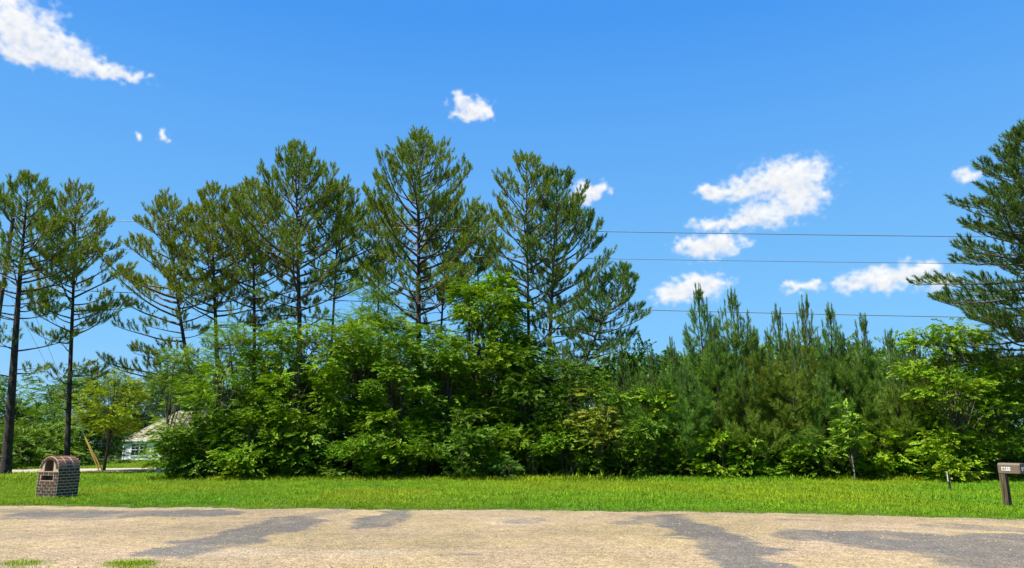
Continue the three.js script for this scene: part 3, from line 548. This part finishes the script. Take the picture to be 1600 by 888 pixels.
// ------------------------------------------------------------------ white house
{
  const d = 95, A = at(192, 700, d), gy = groundY(A.x, -d), W = 14, Dp = 9.5, eave = 2.45, slope = Math.tan(0.66);
  const T = thing('white_house', 'white sided house with tan hipped roof behind the yellow-green tree', 'house', null, [A.x, gy - 0.05, -d], 0.06);
  const siding = dataTex(8, 256, (i, j) => { const t = (j % 32) / 32, v = t < 0.08 ? 0.2 : 0.65 + t * 0.3; return [v, v, v]; });
  const white = std(0.86, 0.85, 0.82, 0.6, { bumpMap: siding, bumpScale: 0.012 }), trim = std(0.82, 0.81, 0.77, 0.55), roofM = std(0.66, 0.58, 0.50, 0.9, { map: soil, bumpMap: soil, bumpScale: 0.01 }), glass = new THREE.MeshPhysicalMaterial({ roughness: 0.04, metalness: 0, color: 0x1b252b, specularIntensity: 1 });
  const sh = new THREE.Shape([[0, 0], [W, 0], [W, eave], [0, eave]].map((q) => new THREE.Vector2(...q)));
  const win = [[1.05, 0.72], [2.07, 0.72]], ww = 0.92, wh = 1.42;
  for (const [x, y] of win) { const p = new THREE.Path([[x, y], [x, y + wh], [x + ww, y + wh], [x + ww, y]].map((q) => new THREE.Vector2(...q))); sh.holes.push(p); }
  const wall = new THREE.ExtrudeGeometry(sh, { depth: 0.18, bevelEnabled: false }); wall.translate(0, 0, -0.18); obj('wall', wall, white, T);
  obj('wall', new THREE.BoxGeometry(0.18, eave, Dp - 0.18).translate(0.09, eave / 2, -Dp / 2 - 0.09), white, T);
  obj('wall', new THREE.BoxGeometry(0.18, eave, Dp - 0.18).translate(W - 0.09, eave / 2, -Dp / 2 - 0.09), white, T);
  obj('wall', new THREE.BoxGeometry(W - 0.4, eave, 0.15).translate(W / 2, eave / 2, -Dp + 0.075), white, T);
  for (const [x, y] of win) {
    const w = obj('window', mergeGeometries([[0, -0.04, ww + 0.16, 0.09], [0, wh / 2, ww, 0.06], [0, wh + 0.04, ww + 0.16, 0.09]].map(([dx, yy, a, b]) => new THREE.BoxGeometry(a, b, 0.08).translate(x + ww / 2, y + yy, 0.02)).concat([x - 0.04, x + ww + 0.04].map((xx) => new THREE.BoxGeometry(0.08, wh, 0.08).translate(xx, y + wh / 2, 0.02)))), trim, T);
    for (const k of [0, 1]) {
      obj('pane', new THREE.BoxGeometry(ww, wh / 2 - 0.06, 0.015).translate(x + ww / 2, y + wh * (0.25 + k * 0.5), -0.06 - 0.03 * (1 - k)), glass, w);
      obj('glazing_bar', mergeGeometries([new THREE.BoxGeometry(0.025, wh / 2 - 0.06, 0.02).translate(x + ww / 2, y + wh * (0.25 + k * 0.5), -0.04), new THREE.BoxGeometry(ww, 0.025, 0.022).translate(x + ww / 2, y + wh * (0.25 + k * 0.5), -0.041)]), trim, w);
    }
    obj('blind', new THREE.BoxGeometry(ww, wh / 2 - 0.05, 0.01).translate(x + ww / 2, y + wh * 0.76, -0.1), std(0.55, 0.58, 0.58), w);
  }
  const oh = 0.2, x0 = -oh, x1 = W + oh, z0 = oh, z1 = -Dp - oh, half = (z0 - z1) / 2, rise = half * slope, e = eave + 0.16;
  const a = V(x0, e, z0), b = V(x1, e, z0), c = V(x1, e, z1), q = V(x0, e, z1), r0 = V(x0 + half, e + rise, z0 - half), r1 = V(x1 - half, e + rise, z0 - half);
  const plane = (list) => { const g = triGeo(list), uv = g.attributes.uv; list.forEach((p, i) => uv.setXY(i, (p.x + p.z * 0.3) / 2, p.y / 2)); return g; };
  obj('roof', plane([a, b, r1, a, r1, r0]), roofM, T); obj('roof', plane([q, a, r0]), roofM, T); obj('roof', plane([c, q, r0, c, r0, r1]), roofM, T); obj('roof', plane([b, c, r1]), roofM, T);
  obj('ridge_cap', new Tubes().add([a.clone().add(V(0.02, 0.02, -0.02)), r0, r1, b], [0.06, 0.06, 0.06, 0.06], 6).geo(), std(0.42, 0.36, 0.29, 0.9), T);
  obj('soffit', new THREE.BoxGeometry(x1 - x0 - 0.06, 0.03, z0 - z1 - 0.06).translate((x0 + x1) / 2, e - 0.15, (z0 + z1) / 2), trim, T);
  obj('fascia', new THREE.BoxGeometry(x1 - x0, 0.17, 0.03).translate((x0 + x1) / 2, e - 0.085, z0), trim, T); obj('fascia', new THREE.BoxGeometry(0.03, 0.17, z0 - z1 - 0.04).translate(x0, e - 0.085, (z0 + z1) / 2), trim, T);
  obj('corner_board', new THREE.BoxGeometry(0.14, eave, 0.05).translate(0.06, eave / 2, 0.028), trim, T);
  obj('foundation', new THREE.BoxGeometry(W + 0.02, 0.3, Dp + 0.02).translate(W / 2, -0.02, -Dp / 2), std(0.3, 0.29, 0.27), T);
}

// ------------------------------------------------------------------ brick mailbox
{
  const T = thing('brick_mailbox', 'dark brick mailbox pillar with arched barrel top and pale mortar', 'mailbox', null, [-13.95, 0, -23.4]);
  T.rotation.y = -0.27;                                            // front (+z) faces the road
  const w = 0.77, dp = 0.80, hb = 0.80, R = w / 2 - 0.03, mortar = std(0.40, 0.30, 0.19, 0.95, { bumpMap: grainBump, bumpScale: 0.004 });
  const tones = [[0.050, 0.023, 0.014], [0.068, 0.030, 0.018], [0.036, 0.019, 0.013], [0.09, 0.038, 0.022]].map((c) => std(...c, 0.9, { bumpMap: grainBump, bumpScale: 0.004 }));
  const red = [[0.20, 0.07, 0.045], [0.13, 0.05, 0.034], [0.26, 0.11, 0.07], [0.09, 0.04, 0.03]].map((c) => std(...c, 0.9, { bumpMap: grainBump, bumpScale: 0.004 }));
  const arch = (a, y0, k, sh) => { sh.moveTo(-a, y0); sh.lineTo(a, y0); sh.lineTo(a, k); sh.absarc(0, k, a, 0, Math.PI, false); sh.lineTo(-a, y0); return sh; };
  const outline = () => { const s = new THREE.Shape(); s.moveTo(-w / 2, -0.08); s.lineTo(w / 2, -0.08); s.lineTo(w / 2, hb); s.lineTo(R, hb); s.lineTo(R, hb + 0.09); s.absarc(0, hb + 0.09, R, 0, Math.PI, false); s.lineTo(-R, hb); s.lineTo(-w / 2, hb); s.closePath(); return s; };
  const front = outline(), AW = 0.17, AK = hb + 0.2;
  front.holes.push(arch(AW, hb - 0.0, AK, new THREE.Path()));
  const slot = new THREE.Path(); slot.moveTo(-0.26, hb - 0.27); slot.lineTo(-0.26, hb - 0.11); slot.lineTo(0.2, hb - 0.11); slot.lineTo(0.2, hb - 0.27); slot.closePath(); front.holes.push(slot);
  obj('mortar_front', new THREE.ExtrudeGeometry(front, { depth: 0.26, bevelEnabled: false, curveSegments: 20 }).translate(0, 0, dp / 2 - 0.26), mortar, T);
  obj('mortar_body', new THREE.ExtrudeGeometry(outline(), { depth: dp - 0.262, bevelEnabled: false, curveSegments: 20 }).translate(0, 0, -dp / 2), mortar, T);
  const tin = std(0.17, 0.115, 0.08, 0.55), sleeve = arch(AW - 0.002, hb + 0.002, AK, new THREE.Shape()); sleeve.holes.push(arch(AW - 0.012, hb + 0.012, AK, new THREE.Path()));
  const lining = obj('letterbox_lining', new THREE.ExtrudeGeometry(sleeve, { depth: 0.235, bevelEnabled: false }).translate(0, 0, dp / 2 - 0.25), tin, T);
  obj('back_plate', new THREE.ExtrudeGeometry(arch(AW - 0.012, hb + 0.012, AK, new THREE.Shape()), { depth: 0.01, bevelEnabled: false }).translate(0, 0, dp / 2 - 0.255), tin, lining);
  const tube = new THREE.Shape([[-0.258, hb - 0.268], [0.198, hb - 0.268], [0.198, hb - 0.112], [-0.258, hb - 0.112]].map((q) => new THREE.Vector2(...q))), bore = new THREE.Path([[-0.25, hb - 0.26], [-0.25, hb - 0.12], [0.19, hb - 0.12], [0.19, hb - 0.26]].map((q) => new THREE.Vector2(...q))); tube.holes.push(bore);
  const paper = obj('newspaper_tube', new THREE.ExtrudeGeometry(tube, { depth: 0.235, bevelEnabled: false }).translate(0, 0, dp / 2 - 0.25), tin, T);
  obj('back_plate', new THREE.BoxGeometry(0.438, 0.138, 0.01).translate(-0.03, hb - 0.19, dp / 2 - 0.25), tin, paper);
  const r = rng(9), J = 0.027, CH = hb / 9, P = 0.011;
  const cache = {}, B = (a, b, c) => cache[[a, b, c].map((q) => q.toFixed(3))] ??= new RoundedBoxGeometry(a, b, c, 1, 0.004);
  const brick = (geo, pos, rot, set = tones) => { const m = obj('brick', geo, set[Math.floor(r() * set.length)], T); m.position.copy(pos); m.rotation.set(...rot); m.position.x += (r() - 0.5) * 0.004; m.position.z += (r() - 0.5) * 0.004; };
  for (let c = 0; c < 9; c++) {
    const y = (c + 0.5) * CH;
    for (let f = 0; f < 4; f++) {
      const len = f % 2 ? dp : w, off = f % 2 ? w / 2 : dp / 2, n = 4, L = len / n;
      const lap = (c + f) % 2 ? 0.5 : 0;
      for (let k = 0; k < n + (lap ? 1 : 0); k++) {
        let a = -len / 2 + (k - lap) * L, b = a + L; a = Math.max(a, -len / 2); b = Math.min(b, len / 2);
        if (b - a < 0.03) continue;
        let segs = [[a, b]];
        if (f === 0 && y > hb - 0.29 && y < hb - 0.09) segs = [[a, Math.min(b, -0.27)], [Math.max(a, 0.21), b]];
        for (const [s0, s1] of segs) {
          if (s1 - s0 < 0.035) continue;
          const m = (s0 + s1) / 2, geo = B(+(s1 - s0 - J).toFixed(3), CH - J, 0.05), th = f * Math.PI / 2;
          brick(geo, V(0, y, 0).add(V(m, 0, off - 0.025 + P).applyAxisAngle(UP, th)), [0, th, 0]);
        }
      }
    }
  }
  // barrel: rows of bricks laid lengthwise round the vault
  const rows = 11;
  for (let k = 0; k < rows; k++) {
    const th = Math.PI * (k + 0.5) / rows, aw = Math.PI * R / rows - 0.036;
    for (let c = 0; c < 3; c++) {
      const L = dp / 3, z = -dp / 2 + (c + 0.5) * L;
      brick(B(aw, 0.05, L - 0.036), V(Math.cos(th) * (R - 0.025 + P), hb + 0.09 + Math.sin(th) * (R - 0.025 + P), z), [0, 0, th - Math.PI / 2], red);
    }
  }
  for (const s of [-1, 1]) for (let c = 0; c < 4; c++) brick(B(0.05, 0.075, dp / 4 - J), V(s * (R - 0.025 + P), hb + 0.048, -dp / 2 + (c + 0.5) * dp / 4), [0, 0, 0]);
  // ring of bricks round the arched opening
  for (let k = 0; k < 11; k++) { const th = Math.PI * (k + 0.5) / 11, rr = R - 0.055; brick(B(0.08, 0.075, 0.05), V(Math.cos(th) * rr, hb + 0.09 + Math.sin(th) * rr, dp / 2 - 0.025 + P), [0, 0, th], tones); }
}

// ------------------------------------------------------------------ roadside mailbox on a wooden post, stake
const font = await new FontLoader().loadAsync('fonts/droid/droid_sans_bold.typeface.json');
const woodTex = dataTex(128, 512, (i, j) => { const w = fbm(i / 128 * 10 + fbm(j / 512 * 5, i / 128 * 3, 62, 2) * 1.2, j / 512 * 2, 63, 4), v = 0.45 + (w - 0.4) * 1.2; return [v, v * 0.95, v * 0.86]; }, true);
const oldWood = std(0.16, 0.125, 0.07, 0.95, { map: woodTex, bumpMap: woodTex, bumpScale: 0.01 });
{
  const T = thing('roadside_mailbox', 'brown metal mailbox on a weathered wooden post by the road', 'mailbox', null, [12.78, 0, -19.75], 0);
  const post = new THREE.BoxGeometry(0.145, 0.92, 0.145, 3, 8, 3), p = post.attributes.position;
  for (let i = 0; i < p.count; i++) p.setXYZ(i, p.getX(i) + (fbm(p.getY(i) * 4, p.getZ(i) * 20, 3, 2) - 0.5) * 0.02, p.getY(i), p.getZ(i) + (fbm(p.getY(i) * 4, p.getX(i) * 20, 4, 2) - 0.5) * 0.02);
  post.computeVertexNormals(); const pm = obj('post', post.translate(0, 0.40, 0), oldWood, T); pm.rotation.set(0, 0.5, 0.0);
  const head = new THREE.Group(); head.name = 'letterbox'; head.position.set(0.2, 0.86, 0.12); head.rotation.y = -1.12; T.add(head);
  const brown = std(0.125, 0.092, 0.06, 0.42, { metalness: 0.0, bumpMap: soil, bumpScale: 0.002 }), L = 0.52, hw = 0.14, hh = 0.13;
  const sh = (a) => { const s = new THREE.Shape(), q = hw - a, R = 0.055; s.moveTo(-q, a); s.lineTo(q, a); s.lineTo(q, hh + 0.055); s.absarc(q - R, hh + 0.06, R, 0, Math.PI / 2, false); s.absarc(-q + R, hh + 0.06, R, Math.PI / 2, Math.PI, false); s.closePath(); return s; };
  obj('body', new THREE.ExtrudeGeometry(sh(0), { depth: L, bevelEnabled: true, bevelSize: 0.006, bevelThickness: 0.006, bevelSegments: 2, curveSegments: 8 }).rotateY(Math.PI / 2).translate(-0.30, 0.02, 0), brown, head);
  obj('door', new THREE.ExtrudeGeometry(sh(0.008), { depth: 0.012, bevelEnabled: true, bevelSize: 0.004, bevelThickness: 0.004, curveSegments: 8 }).rotateY(Math.PI / 2).translate(-0.30 + L + 0.008, 0.02, 0), std(0.13, 0.075, 0.055, 0.45), head);
  obj('shelf_board', new THREE.BoxGeometry(0.5, 0.03, 0.24).translate(-0.05, 0, 0).translate(0, -0.004, 0), oldWood, head);
  obj('flag', new THREE.BoxGeometry(0.05, 0.05, 0.006).translate(-0.18, 0.225, -hw - 0.012), std(0.5, 0.5, 0.48, 0.5), head);
  const plateM = std(0.80, 0.80, 0.76, 0.5), ink = std(0.03, 0.03, 0.03, 0.6);
  const number = (text, x0, y, face) => [...text].forEach((ch, k) => {
    const g = new THREE.BoxGeometry(0.042, 0.088, 0.003), t = new TextGeometry(ch, { font, size: 0.062, depth: 0.002, curveSegments: 4 }); t.computeBoundingBox(); t.translate(-(t.boundingBox.max.x + t.boundingBox.min.x) / 2, -0.031, 0.0016);
    const pl = obj('number_plate', g, plateM, head), tx = obj('digit', t, ink, pl);
    if (face === 'side') pl.position.set(x0 + k * 0.06, y, hw + 0.009);
    else { pl.rotation.y = Math.PI / 2; pl.position.set(-0.30 + L + 0.028, y, x0 - k * 0.06); }
  });
  number('3911', -0.19, 0.125, 'side'); number('18', 0.03, 0.125, 'door');
}
{
  const g = new THREE.BoxGeometry(0.07, 0.72, 0.05, 2, 6, 2), T = thing('wooden_stake', 'short weathered wooden stake standing in the grass at right', 'stake', null, [15.4, 0, -26.8], 0.3);
  obj('stake', g.translate(0, 0.3, 0), std(0.12, 0.10, 0.075, 0.95, { map: woodTex }), T).rotation.z = 0.03;
  obj('marker_strip', new THREE.BoxGeometry(0.02, 0.34, 0.02).translate(-0.055, 0.5, 0.01), std(0.62, 0.60, 0.54, 0.7), T);
}

// ------------------------------------------------------------------ rocks by the driveway
{
  const r = rng(44);
  const spots = [[242, 739, 'flat pale rock nearest the yellow-green tree at the drive end'], [250, 736, 'pale broken rock in the middle of the drive end heap'], [256, 740, 'grey rock lying against the thicket shade'], [259, 735, 'pale rock at the back of the drive end heap'], [247, 742, 'small pale rock at the front of the drive end heap']];
  spots.forEach(([px, py, label], i) => {
    const g = new THREE.IcosahedronGeometry(0.34, 2), p = g.attributes.position;
    for (let k = 0; k < p.count; k++) { const v = V(p.getX(k), p.getY(k), p.getZ(k)), n = 0.72 + 0.5 * fbm(v.x * 3 + i * 9, v.y * 3 + v.z * 2, 5 + i, 3); p.setXYZ(k, v.x * n * 1.4, v.y * n * 0.55, v.z * n); }
    g.computeVertexNormals();
    const y = (444 - py) / F, a = Math.atan(y) + PITCH, d = EYE / Math.tan(-a), q = at(px, py, d);
    const m = tag(obj('rock', g, std(0.5 - i * 0.03, 0.46 - i * 0.03, 0.38, 0.95, { bumpMap: grainBump, bumpScale: 0.01 })), label, 'rock', 'rocks at the end of the driveway');
    m.position.set(q.x, 0.06, q.z); m.rotation.y = r() * 6; m.scale.setScalar(0.7 + r() * 0.5);
  });
}

// ------------------------------------------------------------------ utility line
{
  const wireM = std(0.15, 0.155, 0.16, 0.5), D = 38.2;
  const PL = at(-34, 700, 43.5), PR = at(1720, 700, D);
  const runs = [[342, 345, 373, 0.16, 'top'], [386, 386, 415, 0.14, 'middle'], [450, 452, 500, 0.22, 'lowest']];
  const heights = runs.map(([yl]) => at(-34, yl, 43.5).y);
  const pole = (P, h, label) => {
    const T = thing('utility_pole', label, 'utility pole', 'utility poles outside the frame', [P.x, 0, P.z]);
    obj('shaft', new Tubes().add([V(0, -0.3, 0), V(0, h / 2, 0), V(0, h, 0)], [0.17, 0.14, 0.11], 10).geo(), barkGrey, T);
    return T;
  };
  const hR = runs.map(([, , yr]) => at(1720, yr, D).y);
  const tl = pole(PL, heights[0] + 0.3, 'brown wooden utility pole beyond the left edge'), tr = pole(PR, hR[0] + 0.3, 'brown wooden utility pole beyond the right edge');
  for (const [T, hs] of [[tl, heights], [tr, hR]]) hs.forEach((y) => obj('insulator', new THREE.CylinderGeometry(0.05, 0.07, 0.14, 10).translate(0, y, 0.17), std(0.3, 0.3, 0.3, 0.3), T));
  runs.forEach(([, , , sag, which], i) => {
    const a = V(PL.x, heights[i], PL.z + 0.2), b = V(PR.x, hR[i], PR.z + 0.2), pts = [], rad = [];
    for (let k = 0; k <= 40; k++) { const t = k / 40; pts.push(a.clone().lerp(b, t).add(V(0, -4 * sag * t * (1 - t), 0))); rad.push(i === 1 ? 0.016 : 0.023); }
    tag(obj('power_line', new Tubes().add(pts, rad, 5).geo(), wireM), `${which} of the three thin power lines crossing before the pines`, 'power line', 'power lines');
  });
  // guy wires with yellow guards, anchored beside the drive
  const A = V(-23.9, 0, -44.1);
  [[0, 13.2, 0, 'left'], [0.28, 11.2, 0.1, 'right']].forEach(([dx, y, dz, side], i) => {
    const b = A.clone().add(V(dx, -0.1, dz)), t = V(PL.x, y, PL.z), dir = t.clone().sub(b).normalize(), T = thing('guy_wire', `${side} guy wire with yellow guard anchored beside the driveway`, 'guy wire', 'guy wires', [b.x, b.y, b.z]);
    obj('wire', new Tubes().add([V(0, 0, 0), t.clone().sub(b)], [0.011, 0.011], 5).geo(), wireM, T);
    obj('guard', new Tubes().add([dir.clone().multiplyScalar(0.12), dir.clone().multiplyScalar(2.45 - i * 0.0)], [0.042, 0.042], 8).geo(), std(0.52, 0.34, 0.06, 0.6), T);
  });
}

renderer.render(scene, camera);
